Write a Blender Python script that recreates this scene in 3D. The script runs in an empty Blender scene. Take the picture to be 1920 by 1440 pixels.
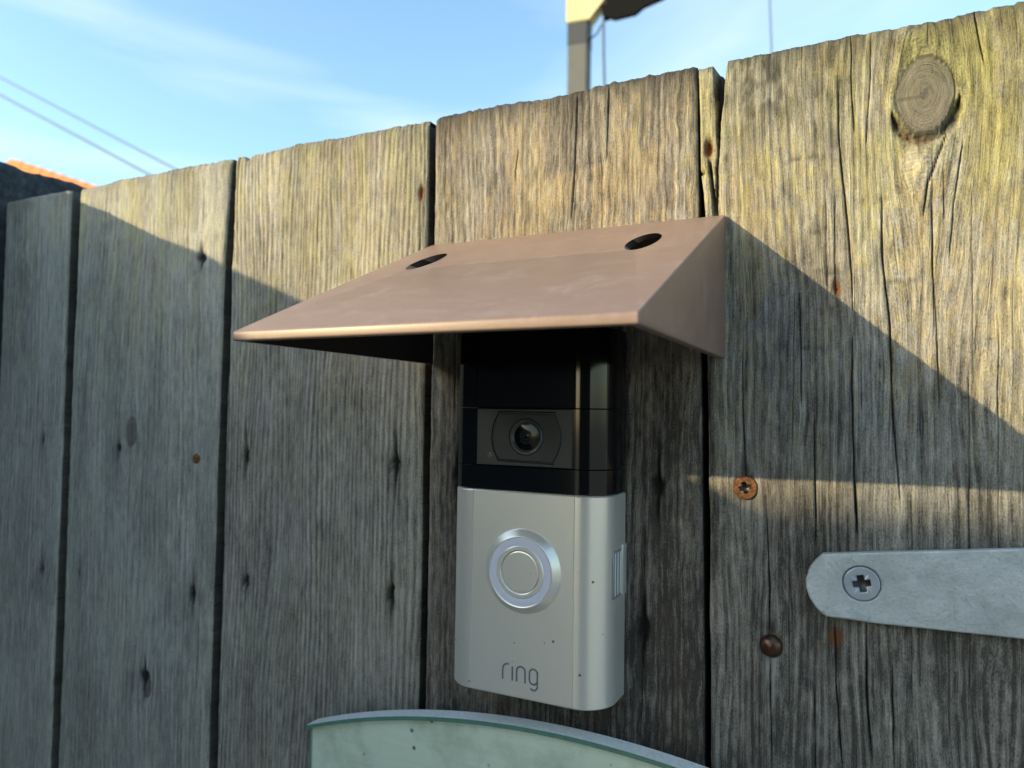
import bpy, bmesh, math, random
import numpy as np
from mathutils import Matrix, Vector

scene = bpy.context.scene
COL = scene.collection
MM = 0.001
rad = math.radians

# ------------------------------------------------------------------ camera
cam_data = bpy.data.cameras.new('camera')
cam = bpy.data.objects.new('camera', cam_data)
COL.objects.link(cam)
cam_data.lens = 6.86
cam_data.sensor_fit = 'HORIZONTAL'
cam_data.sensor_width = 6.86 * 1920 / 1363.06
cam_data.clip_start = 0.005
cam_data.clip_end = 2000
cam.matrix_world = (Matrix.Translation((0.10916, -0.25294, 0.02792)) @ Matrix.Rotation(rad(26.246), 4, 'Z')
                    @ Matrix.Rotation(rad(2.193), 4, 'X') @ Matrix.Rotation(rad(-0.832), 4, 'Y')
                    @ Matrix.Rotation(rad(90), 4, 'X'))
cam_data.dof.use_dof = True
cam_data.dof.focus_distance = 0.238
cam_data.dof.aperture_fstop = 4.2
scene.camera = cam

# ------------------------------------------------------------------ sky and sun
SUN_TRAVEL = Vector((100, 103, -40)).normalized()
elev = math.asin(-SUN_TRAVEL.z)
azim = math.atan2(-SUN_TRAVEL.x, -SUN_TRAVEL.y)      # compass angle of the sun, from +Y towards +X
world = bpy.data.worlds.new('World')
scene.world = world
world.use_nodes = True
wn, wl = world.node_tree.nodes, world.node_tree.links
wn.clear()
w_out = wn.new('ShaderNodeOutputWorld')
w_bg = wn.new('ShaderNodeBackground')
w_sky = wn.new('ShaderNodeTexSky')
w_sky.sky_type = 'NISHITA'
w_sky.sun_disc = False
w_sky.sun_elevation = elev
w_sky.sun_rotation = azim
w_sky.air_density = 1.0
w_sky.dust_density = 1.1
w_sky.ozone_density = 1.6
w_bg.inputs['Strength'].default_value = 0.15
w_tc = wn.new('ShaderNodeTexCoord')
w_map = wn.new('ShaderNodeMapping')
w_map.inputs['Rotation'].default_value = (0.35, 0.25, 0.5)
w_map.inputs['Scale'].default_value = (1.0, 1.6, 5.0)
w_noise = wn.new('ShaderNodeTexNoise')
w_noise.inputs['Scale'].default_value = 1.9
w_noise.inputs['Detail'].default_value = 5
w_noise.inputs['Roughness'].default_value = 0.45
w_noise.inputs['Distortion'].default_value = 0.5
w_ramp = wn.new('ShaderNodeValToRGB')
w_ramp.color_ramp.elements[0].position = 0.46
w_ramp.color_ramp.elements[0].color = (0, 0, 0, 1)
w_ramp.color_ramp.elements[1].position = 0.80
w_ramp.color_ramp.elements[1].color = (0.55, 0.55, 0.55, 1)
w_mix = wn.new('ShaderNodeMix')
w_mix.data_type = 'RGBA'
w_mix.inputs[7].default_value = (2.6, 2.95, 3.1, 1)
wl.new(w_tc.outputs['Generated'], w_map.inputs['Vector'])
wl.new(w_map.outputs['Vector'], w_noise.inputs['Vector'])
wl.new(w_noise.outputs['Fac'], w_ramp.inputs['Fac'])
wl.new(w_ramp.outputs['Color'], w_mix.inputs[0])
w_tint = wn.new('ShaderNodeMix')
w_tint.data_type = 'RGBA'
w_tint.blend_type = 'MULTIPLY'
w_tint.inputs[0].default_value = 1.0
w_tint.inputs[7].default_value = (0.90, 1.0, 0.965, 1)
wl.new(w_sky.outputs['Color'], w_tint.inputs[6])
wl.new(w_tint.outputs[2], w_mix.inputs[6])
wl.new(w_mix.outputs[2], w_bg.inputs['Color'])
wl.new(w_bg.outputs['Background'], w_out.inputs['Surface'])

sun_data = bpy.data.lights.new('sun', 'SUN')
sun_data.energy = 2.45
sun_data.angle = rad(0.5)
sun_data.color = (1.0, 0.82, 0.48)
sun = bpy.data.objects.new('sun', sun_data)
COL.objects.link(sun)
sun.rotation_euler = SUN_TRAVEL.to_track_quat('-Z', 'Y').to_euler()
sun.location = (-3, -3, 3)

scene.view_settings.view_transform = 'Standard'
scene.view_settings.look = 'None'
scene.view_settings.gamma = 1.0
scene.view_settings.use_curve_mapping = False
scene.view_settings.exposure = 1.55

# ------------------------------------------------------------------ helpers: materials
class Nodes:
    def __init__(s, name):
        s.m = bpy.data.materials.new(name)
        s.m.use_nodes = True
        s.t = s.m.node_tree
        s.b = s.t.nodes['Principled BSDF']
    def n(s, kind, **kw):
        nd = s.t.nodes.new('ShaderNode' + kind)
        for k, v in kw.items():
            if k.startswith('i_'):
                nd.inputs[k[2:].replace('_', ' ')].default_value = v
            else:
                setattr(nd, k, v)
        return nd
    def l(s, a, b):
        s.t.links.new(a, b)
    def mix(s, fac, a, b, mode='MIX'):
        nd = s.n('Mix', data_type='RGBA', blend_type=mode)
        for i, v in ((0, fac), (6, a), (7, b)):
            if hasattr(v, 'is_output'):
                s.l(v, nd.inputs[i])
            else:
                nd.inputs[i].default_value = v if i == 0 else (*v, 1)
        return nd.outputs[2]
    def math(s, op, a, b=0.0, c=0.0, clamp=False):
        nd = s.n('Math', operation=op, use_clamp=clamp)
        for i, v in enumerate((a, b, c)):
            if hasattr(v, 'is_output'):
                s.l(v, nd.inputs[i])
            else:
                nd.inputs[i].default_value = v
        return nd.outputs[0]
    def coord(s, scale=(1, 1, 1), rot=(0, 0, 0), which='Object'):
        tc = s.n('TexCoord')
        mp = s.n('Mapping')
        mp.inputs['Scale'].default_value = scale
        mp.inputs['Rotation'].default_value = rot
        s.l(tc.outputs[which], mp.inputs['Vector'])
        return mp.outputs['Vector']
    def noise(s, vec, scale, detail=4, rough=0.55, dist=0.0):
        nd = s.n('TexNoise')
        nd.inputs['Scale'].default_value = scale
        nd.inputs['Detail'].default_value = detail
        nd.inputs['Roughness'].default_value = rough
        nd.inputs['Distortion'].default_value = dist
        s.l(vec, nd.inputs['Vector'])
        return nd.outputs['Fac']
    def ramp(s, fac, stops):
        nd = s.n('ValToRGB')
        els = nd.color_ramp.elements
        while len(els) < len(stops):
            els.new(0.5)
        for e, (p, c) in zip(els, stops):
            e.position = p
            e.color = (c, c, c, 1) if isinstance(c, (int, float)) else (*c, 1)
        s.l(fac, nd.inputs['Fac'])
        return nd.outputs['Color']
    def bump(s, h, dist, strength=1.0):
        nd = s.n('Bump')
        nd.inputs['Distance'].default_value = dist
        nd.inputs['Strength'].default_value = strength
        s.l(h, nd.inputs['Height'])
        s.l(nd.outputs['Normal'], s.b.inputs['Normal'])
    def setp(s, color=None, rough=None, metal=None, spec=None):
        for k, v in (('Base Color', color), ('Roughness', rough), ('Metallic', metal), ('Specular IOR Level', spec)):
            if v is None:
                continue
            if hasattr(v, 'is_output'):
                s.l(v, s.b.inputs[k])
            else:
                s.b.inputs[k].default_value = (*v, 1) if isinstance(v, tuple) else v
        return s

def simple(name, color, rough=0.5, metal=0.0, var=0.25, scale=200, bump=0.0, spec=0.5):
    g = Nodes(name)
    v = g.coord()
    f = g.noise(v, scale, 5, 0.6)
    c = g.mix(f, tuple(x * (1 - var) for x in color), tuple(min(1, x * (1 + var)) for x in color))
    r = g.math('MULTIPLY_ADD', f, 0.2, rough - 0.1)
    g.setp(c, r, metal, spec)
    if bump:
        g.bump(g.noise(v, scale * 3, 6, 0.65), bump)
    return g.m

# ------------------------------------------------------------------ helpers: objects
def tag(o, label=None, cat=None, group=None, kind=None):
    for k, v in (('label', label), ('category', cat), ('group', group), ('kind', kind)):
        if v:
            o[k] = v
    return o

def empty(name, loc=(0, 0, 0)):
    o = bpy.data.objects.new(name, None)
    o.empty_display_size = 0.02
    o.location = [c * MM for c in loc]
    COL.objects.link(o)
    return o

def link(name, mesh, mat, parent=None, smooth=True):
    """Mesh given in world millimetre-derived metres; parented without moving."""
    if mat and not mesh.materials:
        mesh.materials.append(mat)
    if smooth:
        mesh.polygons.foreach_set('use_smooth', [True] * len(mesh.polygons))
    o = bpy.data.objects.new(name, mesh)
    COL.objects.link(o)
    if parent:
        o.parent = parent
        o.location = -Vector(parent.location) if parent.parent is None else (0, 0, 0)
        if parent.parent is not None:
            o.location = (0, 0, 0)
    return o

def from_bm(name, bm, mat, parent=None, smooth=False, angle=None):
    me = bpy.data.meshes.new(name)
    bm.normal_update()
    bm.to_mesh(me)
    bm.free()
    o = link(name, me, mat, parent, smooth or angle is not None)
    if angle is not None:
        me.set_sharp_from_angle(angle=rad(angle))
    return o

def pyd(name, verts, faces, mat, parent=None, smooth=False, angle=None):
    me = bpy.data.meshes.new(name)
    me.from_pydata([(x * MM, y * MM, z * MM) for x, y, z in verts], [], faces)
    me.update()
    o = link(name, me, mat, parent, smooth or angle is not None)
    if angle is not None:
        me.set_sharp_from_angle(angle=rad(angle))
    return o

def box(name, lo, hi, mat, parent=None, bev=0.0, seg=2):
    bm = bmesh.new()
    bmesh.ops.create_cube(bm, size=1)
    for v in bm.verts:
        v.co = Vector([(lo[i] + (v.co[i] + 0.5) * (hi[i] - lo[i])) * MM for i in range(3)])
    if bev:
        bmesh.ops.bevel(bm, geom=bm.edges[:], offset=bev * MM, segments=seg, affect='EDGES', profile=0.5)
    return from_bm(name, bm, mat, parent, angle=40 if bev else None)

def baked(ob):
    dg = bpy.context.evaluated_depsgraph_get()
    dg.update()
    me = bpy.data.meshes.new_from_object(ob.evaluated_get(dg))
    return me

def plate(name, loops, thick, mat, parent=None, y=0.0, bev=0.0, frame=None, angle=35, res=2):
    """Flat plate from 2-D loops (first outer, then holes) in mm; lies in the x-z plane, front face at y."""
    cu = bpy.data.curves.new('tmp', 'CURVE')
    cu.dimensions = '2D'
    cu.fill_mode = 'BOTH'
    cu.extrude = (thick / 2 - bev) * MM
    cu.bevel_depth = bev * MM
    cu.bevel_resolution = res
    cu.offset = -bev * MM
    for lp in loops:
        sp = cu.splines.new('POLY')
        sp.points.add(len(lp) - 1)
        for p, (a, b) in zip(sp.points, lp):
            p.co = (a * MM, b * MM, 0, 1)
        sp.use_cyclic_u = True
    ob = bpy.data.objects.new('tmp', cu)
    COL.objects.link(ob)
    me = baked(ob)
    bpy.data.objects.remove(ob)
    bpy.data.curves.remove(cu)
    M = frame or Matrix(((1, 0, 0, 0), (0, 0, -1, (y + thick / 2) * MM), (0, 1, 0, 0), (0, 0, 0, 1)))
    me.transform(M)
    me.materials.clear()
    o = link(name, me, mat, parent, True)
    me.set_sharp_from_angle(angle=rad(angle))
    return o

def tube(name, lines, r, mat, parent=None, res=3, flat=None):
    """Round strokes through 3-D points (mm)."""
    cu = bpy.data.curves.new('tmp', 'CURVE')
    cu.dimensions = '3D'
    cu.bevel_depth = r * MM
    cu.bevel_resolution = res
    cu.use_fill_caps = True
    for pts in lines:
        sp = cu.splines.new('POLY')
        sp.points.add(len(pts) - 1)
        for p, c in zip(sp.points, pts):
            p.co = (c[0] * MM, c[1] * MM, c[2] * MM, 1)
    ob = bpy.data.objects.new('tmp', cu)
    COL.objects.link(ob)
    me = baked(ob)
    bpy.data.objects.remove(ob)
    bpy.data.curves.remove(cu)
    me.materials.clear()
    o = link(name, me, mat, parent, True)
    me.set_sharp_from_angle(angle=rad(50))
    return o

def lathe(name, prof, centre, mat, parent=None, seg=64, angle=30):
    """Profile of (radius, height towards the viewer) turned about an axis along -y through centre (x, y, z)."""
    cx, cy, cz = centre
    vs, fs = [], []
    rows = []
    for r, h in prof:
        if r < 1e-6:
            rows.append([len(vs)])
            vs.append((cx, cy - h, cz))
        else:
            rows.append(list(range(len(vs), len(vs) + seg)))
            for k in range(seg):
                a = 2 * math.pi * k / seg
                vs.append((cx + r * math.cos(a), cy - h, cz + r * math.sin(a)))
    for a, b in zip(rows, rows[1:]):
        for k in range(seg):
            k2 = (k + 1) % seg
            if len(a) == 1:
                fs.append((a[0], b[k], b[k2]))
            elif len(b) == 1:
                fs.append((a[k], b[0], a[k2]))
            else:
                fs.append((a[k], b[k], b[k2], a[k2]))
    o = pyd(name, vs, fs, mat, parent, angle=angle)
    bm = bmesh.new()
    bm.from_mesh(o.data)
    bmesh.ops.recalc_face_normals(bm, faces=bm.faces)
    bm.to_mesh(o.data)
    bm.free()
    return o

def circle(cx, cz, r, n=64, rz=None):
    rz = rz or r
    return [(cx + r * math.cos(2 * math.pi * k / n), cz + rz * math.sin(2 * math.pi * k / n)) for k in range(n)]

def arc(cx, cz, r, a0, a1, n=12):
    return [(cx + r * math.cos(rad(a0 + (a1 - a0) * k / n)), cz + r * math.sin(rad(a0 + (a1 - a0) * k / n))) for k in range(n + 1)]

# ------------------------------------------------------------------ helpers: noise
_tab = np.random.RandomState(7).rand(65536)
def vn(x, y, seed=0):
    xi = np.floor(x).astype(np.int64)
    yi = np.floor(y).astype(np.int64)
    fx, fy = x - xi, y - yi
    fx = fx * fx * fx * (fx * (fx * 6 - 15) + 10)
    fy = fy * fy * fy * (fy * (fy * 6 - 15) + 10)
    def h(a, b):
        return _tab[((a * 73856093) ^ (b * 19349663) ^ (seed * 83492791) ^ ((a * b) >> 3)) & 0xFFFF]
    return ((h(xi, yi) * (1 - fx) + h(xi + 1, yi) * fx) * (1 - fy)
            + (h(xi, yi + 1) * (1 - fx) + h(xi + 1, yi + 1) * fx) * fy)
def fbm(x, y, seed=0, oct=4, gain=0.5):
    s, a, t = 0, 1, 0
    for k in range(oct):
        s = s + a * vn(x * 2 ** k + 13.7 * k, y * 2 ** k + 5.1 * k, seed + k)
        t += a
        a *= gain
    return s / t
def ss(a, b, x):
    t = np.clip((x - a) / (b - a), 0, 1)
    return t * t * (3 - 2 * t)

# ------------------------------------------------------------------ weathered timber
def wood_material():
    g = Nodes('weathered_timber')
    a1 = g.n('Attribute', attribute_name='grain_mask')
    a2 = g.n('Attribute', attribute_name='stain_mask')
    s1 = g.n('SeparateColor')
    g.l(a1.outputs['Color'], s1.inputs[0])
    s2 = g.n('SeparateColor')
    g.l(a2.outputs['Color'], s2.inputs[0])
    grain, algae, dirt = s1.outputs
    rust, fleck, warm = s2.outputs
    pale = a1.outputs['Alpha']
    fl_at = g.n('Attribute', attribute_name='flow')
    def flow(scale):
        mp = g.n('Mapping')
        mp.inputs['Scale'].default_value = scale
        g.l(fl_at.outputs['Vector'], mp.inputs['Vector'])
        return mp.outputs['Vector']
    fib = g.noise(flow((2.6, 1, 0.085)), 1.0, 4, 0.65, 0.25)
    line = g.noise(flow((1.15, 1, 0.022)), 1.0, 3, 0.6, 0.0)
    grit = g.noise(flow((3.2, 1, 1.1)), 1.0, 4, 0.65, 0.2)
    lines = g.ramp(line, [(0.30, 1.0), (0.42, 0.0)])
    gr = g.math('ADD', grain, g.math('MULTIPLY_ADD', fib, 0.8, -0.4), clamp=False)
    gr = g.math('ADD', gr, g.math('MULTIPLY_ADD', grit, 0.8, -0.4), clamp=True)
    cool = g.ramp(gr, [(0.05, (0.080, 0.078, 0.071)), (0.45, (0.292, 0.284, 0.258)), (0.95, (0.56, 0.545, 0.49))])
    brown = g.ramp(gr, [(0.05, (0.060, 0.050, 0.043)), (0.45, (0.235, 0.202, 0.172)), (0.95, (0.50, 0.445, 0.375))])
    c = g.mix(warm, cool, brown)
    olive = g.ramp(gr, [(0.0, (0.12, 0.105, 0.050)), (0.8, (0.54, 0.48, 0.24))])
    tan = g.ramp(gr, [(0.0, (0.135, 0.095, 0.055)), (0.8, (0.54, 0.405, 0.235))])
    c = g.mix(g.math('MULTIPLY', fleck, 0.85), c, g.mix(warm, olive, tan))
    c = g.mix(g.math('MULTIPLY', algae, 0.7), c, g.ramp(gr, [(0.0, (0.070, 0.072, 0.020)), (0.8, (0.52, 0.48, 0.15))]))
    micro = g.math('ADD', g.math('MULTIPLY', fib, 0.5), g.math('MULTIPLY', grit, 0.5))
    c = g.mix(1.0, c, g.ramp(micro, [(0.34, 0.50), (0.46, 0.88), (0.58, 1.0)]), 'MULTIPLY')
    c = g.mix(pale, c, (0.46, 0.45, 0.42))
    c = g.mix(dirt, c, (0.016, 0.014, 0.012))
    rc = g.mix(grit, (0.05, 0.018, 0.008), (0.30, 0.11, 0.03))
    c = g.mix(rust, c, rc)
    c = g.mix(g.math('MULTIPLY', lines, 0.42), c, (0.05, 0.046, 0.04))
    g.setp(c, g.math('MULTIPLY_ADD', fib, 0.2, 0.68), 0.0, 0.28)
    h = g.math('ADD', g.math('MULTIPLY', fib, 0.7), g.math('MULTIPLY', grit, 0.8))
    h = g.math('SUBTRACT', h, g.math('MULTIPLY', lines, 0.5))
    g.bump(h, 0.0007, 1.0)
    return g.m
WOOD = wood_material()

def crack_field(X, Z, pts, w, seed, jit=0.22):
    pts = sorted(pts, key=lambda q: q[1])
    zs = np.array([q[1] for q in pts])
    xs = np.array([q[0] for q in pts])
    cx = np.interp(Z, zs, xs) + (fbm(Z / 12.0, Z * 0 + seed, seed, 3) - 0.5) * 2 * jit
    L = zs[-1] - zs[0]
    e = np.minimum(ss(zs[0], zs[0] + 0.22 * L, Z), 1 - ss(zs[-1] - 0.22 * L, zs[-1], Z))
    wz = w * (0.25 + 0.75 * e) * (0.6 + 0.8 * vn(Z / 9.0, Z * 0 + 3.3, seed + 5))
    inside = (Z >= zs[0]) & (Z <= zs[-1])
    return np.exp(-((X - cx) / np.maximum(wz, 0.13)) ** 2) * inside * np.minimum(1, e * 2.5)

def make_plank(parent, left, right, ztop, seed, zbot=-1320, knots=(), cracks=(), holes=(), warm=0.5, algae=0.4,
               fleckiness=0.5, ring=3.2, light=0.0, dx=0.36, zfine=-215, ztopdark=0.4, extra=None, dz=1.25, checks=14,
               thick=20.0, y0=0.0, chips=(), streak=1.0, ringc=0.30, curl=0.0, corr=0.16):
    """One board: a finely relieved front sheet with sides, top and back.  left/right: lists of (z, x) along each edge."""
    lz, lx = np.array([q[0] for q in left], float), np.array([q[1] for q in left], float)
    rz, rx = np.array([q[0] for q in right], float), np.array([q[1] for q in right], float)
    W = float(np.mean(rx) - np.mean(lx))
    nx = max(8, int(W / dx))
    s = np.linspace(0, 1, nx)
    s = s + 0.012 * np.sin(2 * np.pi * s) * 0     # even columns
    zrows = np.concatenate([np.linspace(zbot, zfine, 30, endpoint=False), np.arange(zfine, ztop + 0.01, dz)])
    zrows[-1] = ztop
    S, Z = np.meshgrid(s, zrows)
    edge_j = (fbm(Z / 30.0, Z * 0 + 1.5, seed + 90, 2) - 0.5) * 0.9
    edge_k = (fbm(Z / 30.0, Z * 0 + 9.5, seed + 91, 2) - 0.5) * 0.9
    XL = np.interp(Z, lz, lx) + edge_j
    XR = np.interp(Z, rz, rx) + edge_k
    X = XL + (XR - XL) * S
    # ragged sawn top
    xc = X[-1]
    tj = (fbm(xc / 2.2, xc * 0 + 0.7, seed + 40, 4) - 0.5) * 1.6 + (vn(xc / 25, xc * 0, seed + 41) - 0.5) * 1.4
    for (cx, cw, cd) in chips:
        tj = tj - cd * np.exp(-((xc - cx) / cw) ** 2)
    Z = Z + tj[None, :] * ss(ztop - 14, ztop, Z)
    # grain coordinate: slow wander, pushed aside by knots
    U = X + (fbm(X / 40, Z / 170, seed + 1, 3) - 0.5) * 11 + (fbm(X / 9, Z / 45, seed + 2, 2) - 0.5) * 2.0 + curl * (fbm(X / 6, Z / 7, seed + 22, 3) - 0.5)
    kin = np.zeros_like(X)
    FZ = Z.copy()
    kr = np.full_like(X, 9.0)
    for (kx, kz, krx, krz) in knots:
        ddx, ddz = X - kx, Z - kz
        r2 = (ddx / (krx * 1.15)) ** 2 + (ddz / (krz * 1.7)) ** 2
        U = U - ddx * 0.42 / (1.0 + 0.35 * r2 ** 1.5) - 0.55 * krx * np.tanh(ddx / (1.6 * krx)) * np.exp(-(ddz / (4.5 * krz)) ** 2) * np.exp(-np.abs(ddx) / (5 * krx))
        r = np.sqrt((ddx / krx) ** 2 + (ddz / krz) ** 2) * (1 + 0.10 * (vn(np.arctan2(ddz, ddx) * 1.3 + 9, X * 0, seed + 8) - 0.5))
        kr = np.minimum(kr, r)
        kin = np.maximum(kin, 1 - ss(0.93, 1.03, r))
        ins = r < 0.99
        U = np.where(ins, r * krx * 2.0, U)
        FZ = np.where(ins, np.arctan2(ddz, ddx) * 14, FZ)
    # ring ridges
    ph = U / ring + 2.2 * (fbm(U / 15, Z / 260, seed + 3, 2) - 0.5)
    saw = ph - np.floor(ph)
    ringh = ss(0.0, 0.55, saw) * (1 - ss(0.72, 1.0, saw))
    ringw = 0.35 + 0.65 * vn(U / 14, Z / 200, seed + 4)
    fine = fbm(U / 0.95, Z / 34, seed + 5, 3, 0.6)
    mott = fbm(U / 2.6, Z / 8, seed + 6, 4, 0.62)
    pit = fbm(X / 1.3, Z / 3.4, seed + 7, 3, 0.6)
    if len(knots):
        ringh = ringh * (1 - kin) + kin * (0.5 + 0.12 * np.sin(kr * 44 + 4 * (fbm(X / 4, Z / 4, seed + 17, 2) - 0.5)))
    h = corr * (ringh - 0.5) * ringw + 0.32 * (fine - 0.5) + 0.22 * (mott - 0.5) + 0.55 * (pit - 0.5) + 1.1 * (fbm(X / 35, Z / 120, seed + 9, 2) - 0.5)
    h = h - 0.9 * (2 * S - 1) ** 2 * (0.5 + vn(X * 0 + seed, X * 0, seed))       # slight cupping
    grain = 0.46 + ringc * (ringh - 0.5) * ringw + streak * (0.55 * (fine - 0.5) + 0.45 * (mott - 0.5) + 0.5 * (pit - 0.5)) + light
    grain = grain + 0.34 * (fbm(U / 11, Z / 70, seed + 10, 3) - 0.5) + 0.30 * (fbm(X / 22, Z / 34, seed + 19, 4) - 0.5)
    dirt = np.zeros_like(X)
    rust = np.zeros_like(X)
    # cracks
    rs = random.Random(seed * 31 + 5)
    allc = list(cracks)
    for _ in range(checks):
        x0 = rs.uniform(float(np.min(XL[-1])) + 3, float(np.max(XR[-1])) - 3)
        z1 = rs.uniform(-180, ztop)
        ln = rs.uniform(15, 80)
        x1 = x0 + rs.uniform(-1.0, 1.6) * ln / 60
        allc.append(([(x1, z1 - ln), (x0, z1)], rs.uniform(0.14, 0.26), rs.uniform(0.3, 0.9)))
    for i, (pts, w, d) in enumerate(allc):
        w = w * 0.46
        f = crack_field(X, Z, pts, w, seed + 200 + i)
        h = h - d * f
        lip = crack_field(X, Z, pts, w * 2.4, seed + 200 + i)
        h = h - 0.07 * lip * min(1, d)
        dirt = np.maximum(dirt, f * min(0.9, 0.35 + 0.45 * d))
    for (hx, hz, hrx, hrz, d, ru) in holes:
        if ru < 0.2:
            hrx, hrz = hrx * 1.35, hrz * 1.15
        jx = (vn(Z / 1.6, X / 1.6, seed + 31) - 0.5) * 1.2
        r2 = ((X - hx + jx) / hrx) ** 2 + ((Z - hz) / hrz) ** 2
        f = np.exp(-r2 ** 1.5)
        tear = np.exp(-(((X - hx) / (hrx * 0.35)) ** 2 + ((Z - hz) / (hrz * 2.6)) ** 2)) * (1 - ru)
        f = np.maximum(f, 0.85 * tear)
        h = h - d * f
        halo = np.exp(-(((X - hx) / (hrx * 2.2)) ** 2 + ((Z - hz + hrz) / (hrz * 3.0)) ** 2))
        dirt = np.maximum(dirt, np.clip(1.5 * f, 0, 1) * (0.97 - 0.8 * ru))
        rust = np.maximum(rust, np.clip(f * 1.6, 0, 1) * ru)
        grain = grain - 0.20 * halo
    # knots: bark line round them
    if len(knots):
        ringline = np.exp(-((kr - 1.03) / 0.028) ** 2)
        ringline = ringline * np.clip(0.35 + 0.55 * vn(X / 5, Z / 5, seed + 12) + 0.04 * (X - knots[0][0]), 0, 1)
        h = h * (1 - 0.6 * kin) - 0.25 * kin - 0.9 * ringline
        dirt = np.maximum(dirt, 0.8 * ringline)
        grain = grain * (1 - 0.55 * kin) + 0.15 * kin
    top_d = (ztop - Z)
    al = algae * (0.25 + 0.75 * np.exp(-np.maximum(top_d, 0) / 70.0)) * ss(0.34, 0.66, fbm(U / 7, Z / 26, seed + 13, 4, 0.6)) * (0.4 + 0.9 * mott)
    fl = fleckiness * ss(0.44, 0.62, fbm(U / 1.5, Z / 4.5, seed + 14, 4, 0.65) * 0.6 + 0.4 * fbm(X / 12, Z / 40, seed + 15, 3))
    fade = 0.40 + 0.60 * ss(0, 85, Z)
    al, fl = al * fade, fl * fade
    tdk = ztopdark * np.exp(-np.maximum(top_d, 0) / 8.0) * ss(0.2, 0.62, fbm(X / 8, Z / 12, seed + 16, 4) + 0.12)
    dirt = np.maximum(dirt, tdk)
    pale = np.zeros_like(X)
    warmf = np.clip(warm + 0.7 * (fbm(X / 14, Z / 70, seed + 18, 3) - 0.5), 0, 1)
    ctx = dict(X=X, Z=Z, h=h, grain=grain, dirt=dirt, rust=rust, al=al, fl=fl, warm=warmf, pale=pale, U=U, kr=kr, kin=kin)
    if extra:
        extra(ctx)
    h, grain, dirt, rust, al, fl, warmf, pale = (ctx[k] for k in ('h', 'grain', 'dirt', 'rust', 'al', 'fl', 'warm', 'pale'))
    al = al * (1 - 0.55 * kin)
    fl = fl * (1 - 0.6 * kin)
    warmf = np.maximum(warmf, 0.7 * kin)
    # rounded arrises
    de = np.minimum(X - XL, XR - X)
    h = h - 1.3 * np.exp(-de / 0.7)
    h = h - 1.2 * np.exp(-np.maximum(top_d - 0, 0) / 1.0)
    Y = y0 - h
    ny = len(zrows)
    # pad with side columns and a top row reaching the back of the board
    def pad(A, side=None, top=None):
        lft, rgt = (A[:, :1], A[:, :1]), (A[:, -1:], A[:, -1:])
        if side is not None:
            lft = [np.full((ny, 1), q) for q in side]
            rgt = lft[::-1]
        else:
            lft, rgt = list(lft), list(rgt)
        if side is not None:
            rgt = [np.full((ny, 1), q) for q in side[::-1]]
        A = np.concatenate(lft + [A] + rgt, 1)
        return np.concatenate([A, A[-1:] if top is None else np.full((1, A.shape[1]), top)], 0)
    PX, PZ = pad(X), pad(Z)
    PY = pad(Y, (y0 + thick, y0 + 2.6), y0 + thick)
    n2x, n2y = nx + 4, ny + 1
    co = np.stack([PX, PY, PZ], -1).reshape(-1, 3) * MM
    idx = np.arange(n2x * n2y).reshape(n2y, n2x)
    q = np.stack([idx[:-1, :-1], idx[:-1, 1:], idx[1:, 1:], idx[1:, :-1]], -1).reshape(-1, 4)
    back = np.array([[idx[0, 0], idx[-1, 0], idx[-1, -1], idx[0, -1]]])
    q = np.concatenate([q, back], 0)
    me = bpy.data.meshes.new('plank')
    me.vertices.add(len(co))
    me.vertices.foreach_set('co', co.ravel())
    me.loops.add(q.size)
    me.loops.foreach_set('vertex_index', q.ravel().astype(np.int32))
    me.polygons.add(len(q))
    me.polygons.foreach_set('loop_start', np.arange(0, q.size, 4, dtype=np.int32))
    me.polygons.foreach_set('loop_total', np.full(len(q), 4, dtype=np.int32))
    me.update(calc_edges=True)
    def put(name, r, gg, b, a):
        at = me.attributes.new(name, 'FLOAT_COLOR', 'POINT')
        arr = np.stack([pad(np.clip(c, 0, 1), (0.8, 0.8) if (name == 'grain_mask' and i == 2) else None) for i, c in enumerate((r, gg, b, a))], -1)  # board sides darkened in colour, for grime and shade in the gaps
        at.data.foreach_set('color', arr.reshape(-1).astype(np.float32))
    put('grain_mask', grain, al, dirt, pale)
    put('stain_mask', rust, fl, warmf, np.ones_like(X))
    at = me.attributes.new('flow', 'FLOAT_VECTOR', 'POINT')
    at.data.foreach_set('vector', np.stack([pad(U), np.full(PX.shape, seed * 37.0), pad(FZ)], -1).reshape(-1).astype(np.float32))
    o = link('plank', me, WOOD, parent, True)
    return o

gate = empty('wooden_gate', (0, 0, -1320))
tag(gate, 'weathered vertical board gate carrying the doorbell and its hood', 'gate')
TOP = 150.0

# far-left narrow-looking board
make_plank(gate, [(-1320, -358), (150, -357.5)], [(-1320, -296.5), (150, -296.3)], TOP, 3, warm=0.12, algae=0.35, fleckiness=0.10,
           ring=2.6, light=0.22, dx=0.5, streak=0.6,
           holes=[(-312.9, 8.1, 1.3, 3.2, 3.0, 0.0), (-309.3, -63.5, 1.4, 3.2, 3.0, 0.1)])
make_plank(gate, [(-1320, -290), (150, -288.6)], [(-1320, -175.8), (-20, -175.5), (102, -174.6), (150, -171.2)], TOP - 0.4, 4, warm=0.14, algae=0.60,
           fleckiness=0.25, ring=3.4, light=0.20, dx=0.5, streak=0.6, ringc=0.18,
           knots=[(-236, 14.6, 4.0, 7.5), (-218, -112, 3.0, 6.0)],
           holes=[(-188.9, -63.5, 1.5, 3.6, 3.0, 0.0), (-276.2, -62.8, 1.2, 2.2, 1.5, 0.3), (-189.6, 102.6, 2.0, 2.2, 2.5, 0.0),
                  (-220.2, -108, 2.2, 3.0, 1.5, 0.0), (-246, 6, 1.5, 1.6, 1.8, 0.0)])
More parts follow.
